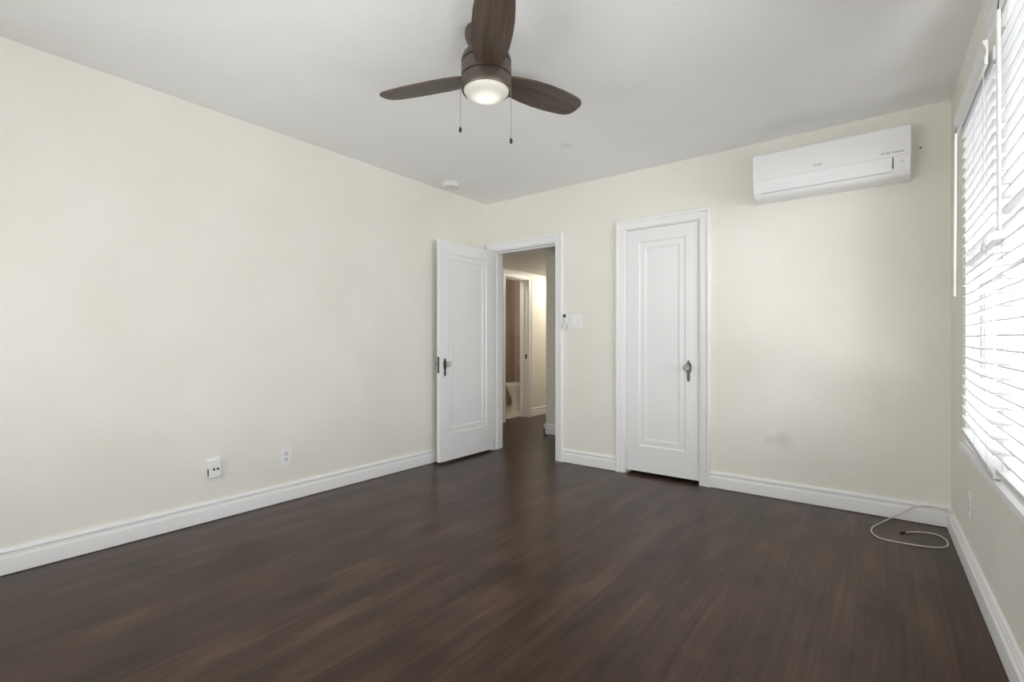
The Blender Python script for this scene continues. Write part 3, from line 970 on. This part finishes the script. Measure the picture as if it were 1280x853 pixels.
rh = thing('remote_holder', 'white wall cradle holding the remote by the door casing', 'holder', (-2.330, YB, 1.282))
hb = MB(); hb.box(-0.026, 0.026, -0.004, -0.0003, -0.062, 0.030)
hb.box(-0.026, 0.026, -0.028, -0.004, -0.062, -0.056); hb.box(-0.026, -0.0235, -0.028, -0.004, -0.056, -0.012); hb.box(0.0235, 0.026, -0.028, -0.004, -0.056, -0.012)
hb.box(-0.026, 0.026, -0.028, -0.0255, -0.056, -0.030)
hb.build('cradle', M['plastic2'], rh)
rc = thing('remote_control', 'white remote control with a small dark display, in its cradle', 'remote control', (-2.330, YB - 0.0045, 1.282))
MB().box(-0.0225, 0.0225, -0.020, -0.0005, -0.055, 0.083).build('case', M['plastic'], rc, bevel=0.004)
MB().box(-0.0145, 0.0145, -0.0209, -0.0198, 0.040, 0.070).build('display', M['lcd'], rc)
for (x, z) in [(-0.010, 0.024), (0.010, 0.024), (-0.010, 0.006), (0.010, 0.006), (-0.010, -0.012), (0.010, -0.012)]:
    MB().box(x - 0.006, x + 0.006, -0.0218, -0.0198, z - 0.005, z + 0.005).build('button', M['lightgrey'], rc, bevel=0.001)

# ------------------------------------------------------------------ coiled cable in the corner
def spline(pts, n=8):
    pts = [Vector(p) for p in pts]
    out = []
    for i in range(len(pts) - 1):
        p0, p1, p2, p3 = pts[max(i - 1, 0)], pts[i], pts[i + 1], pts[min(i + 2, len(pts) - 1)]
        for k in range(n):
            t = k / n
            out.append(0.5 * ((2 * p1) + (-p0 + p2) * t + (2 * p0 - 5 * p1 + 4 * p2 - p3) * t * t + (-p0 + 3 * p1 - 3 * p2 + p3) * t ** 3))
    out.append(pts[-1])
    return out

CABLE = [(0.082, 3.585, 0.0040), (0.123, 3.630, 0.0040), (0.187, 3.662, 0.0040), (0.234, 3.647, 0.0040), (0.258, 3.594, 0.0040), (0.263, 3.530, 0.0040), (0.249, 3.466, 0.0040), (0.214, 3.427, 0.0040), (0.158, 3.406, 0.0040), (0.091, 3.395, 0.0040), (-0.012, 3.395, 0.0040), (-0.048, 3.424, 0.0040), (-0.067, 3.475, 0.0040), (-0.070, 3.534, 0.0040), (-0.058, 3.606, 0.0040), (0.014, 3.790, 0.0120), (0.076, 3.810, 0.0590), (0.125, 3.800, 0.0980), (0.165, 3.800, 0.1170), (0.212, 3.800, 0.1230), (0.265, 3.790, 0.1150), (0.268, 3.742, 0.120), (0.297, 3.715, 0.128)]
cbl = thing('coax_cable', 'loose cream cable looped on the floor in the window corner', 'cable', (CABLE[0][0], CABLE[0][1], 0))
base = Vector(cbl.location)
MB().tube([p - base for p in spline(CABLE)], 0.0034, 10).build('sheath', M['cable'], cbl, smooth=True)
dv = (Vector(CABLE[0]) - Vector(CABLE[1])).normalized()
p0 = Vector(CABLE[0]) - base
MB().tube([p0 - dv * 0.004, p0 + dv * 0.010, p0 + dv * 0.0101, p0 + dv * 0.026], [0.0042, 0.0042, 0.0062, 0.0062], 12).build('connector', M['black'], cbl)

# ------------------------------------------------------------------ hall and bathroom contents
hp = thing('attic_hatch', 'attic hatch with a raised white frame in the hall ceiling', 'hatch', (-2.66, 4.48, HH))
fr = MB()
for a, b, c, d in ((-0.36, -0.30, -0.34, 0.34), (0.30, 0.36, -0.34, 0.34), (-0.30, 0.30, -0.34, -0.28), (-0.30, 0.30, 0.28, 0.34)):
    fr.box(a, b, c, d, -0.020, -0.0003)
fr.build('hatch_frame', M['white'], hp)
MB().box(-0.299, 0.299, -0.279, 0.279, -0.006, -0.0004).build('hatch_panel', M['plastic2'], hp)

lampo = thing('added_ceiling_light', 'unseen frosted ceiling light added round the hall corner', 'lamp', (-3.72, 6.45, HH))  # unseen lamp added to give the hall its warm light
MB().lathe([(0, -0.0003), (0.13, -0.0003), (0.13, -0.02), (0, -0.02)], 32, cap=False).build('base', M['bronze'], lampo, smooth=True)
hg = mat('added_lamp_glass', (0.9, 0.86, 0.76), 0.4, emit=((1.0, 0.90, 0.78), 82))
MB().lathe([(0, -0.0195), (0.12, -0.0195), (0.115, -0.05), (0.085, -0.08), (0.045, -0.095), (0, -0.10)], 32, cap=False).build('shade', hg, lampo, smooth=True)

tx, ty = -4.735, 6.36
to = thing('toilet', 'white toilet glimpsed through the far bathroom doorway', 'toilet', (tx, ty, 0.004))
def oval(a, bf, bb, z, cy=0.0, n=28):
    r = []
    for k in range(n):
        t_ = 2 * PI * k / n
        y = math.sin(t_)
        r.append((a * math.cos(t_), cy + (bb if y > 0 else bf) * y, z))
    return r
bowl = MB()
bowl.loft([oval(0.105, 0.16, 0.30, 0.0), oval(0.100, 0.15, 0.30, 0.03), oval(0.088, 0.13, 0.29, 0.14), oval(0.095, 0.145, 0.28, 0.22), oval(0.135, 0.20, 0.27, 0.31),
           oval(0.168, 0.235, 0.26, 0.375), oval(0.178, 0.245, 0.26, 0.405), oval(0.176, 0.243, 0.26, 0.412)])
bowl.build('bowl', M['ceramic'], to, smooth=True)
seat = MB(); seat.loft([oval(0.180, 0.250, 0.22, 0.4125), oval(0.185, 0.255, 0.22, 0.420), oval(0.183, 0.252, 0.22, 0.430)])
seat.build('seat', M['ceramic'], to, smooth=True)
lid = MB(); lid.loft([oval(0.183, 0.253, 0.22, 0.431), oval(0.186, 0.256, 0.22, 0.440), oval(0.176, 0.245, 0.21, 0.452)])
lid.build('lid', M['ceramic'], to, smooth=True)
MB().box(-0.20, 0.20, 0.30, 0.50, 0.40, 0.76).build('tank', M['ceramic'], to, bevel=0.02, bseg=3)
MB().box(-0.21, 0.21, 0.29, 0.51, 0.762, 0.79).build('tank_lid', M['ceramic'], to, bevel=0.008)

bl_ = thing('added_ceiling_light', 'bathroom ceiling light added out of sight past the door jamb', 'lamp', (-4.85, 5.45, 2.45))  # unseen lamp added to brighten the bathroom
MB().lathe([(0, -0.0003), (0.12, -0.0003), (0.12, -0.02), (0, -0.02)], 32, cap=False).build('base', M['bronze'], bl_, smooth=True)
MB().lathe([(0, -0.0195), (0.11, -0.0195), (0.105, -0.05), (0.08, -0.08), (0.04, -0.095), (0, -0.10)], 32, cap=False).build('shade', hg, bl_, smooth=True)
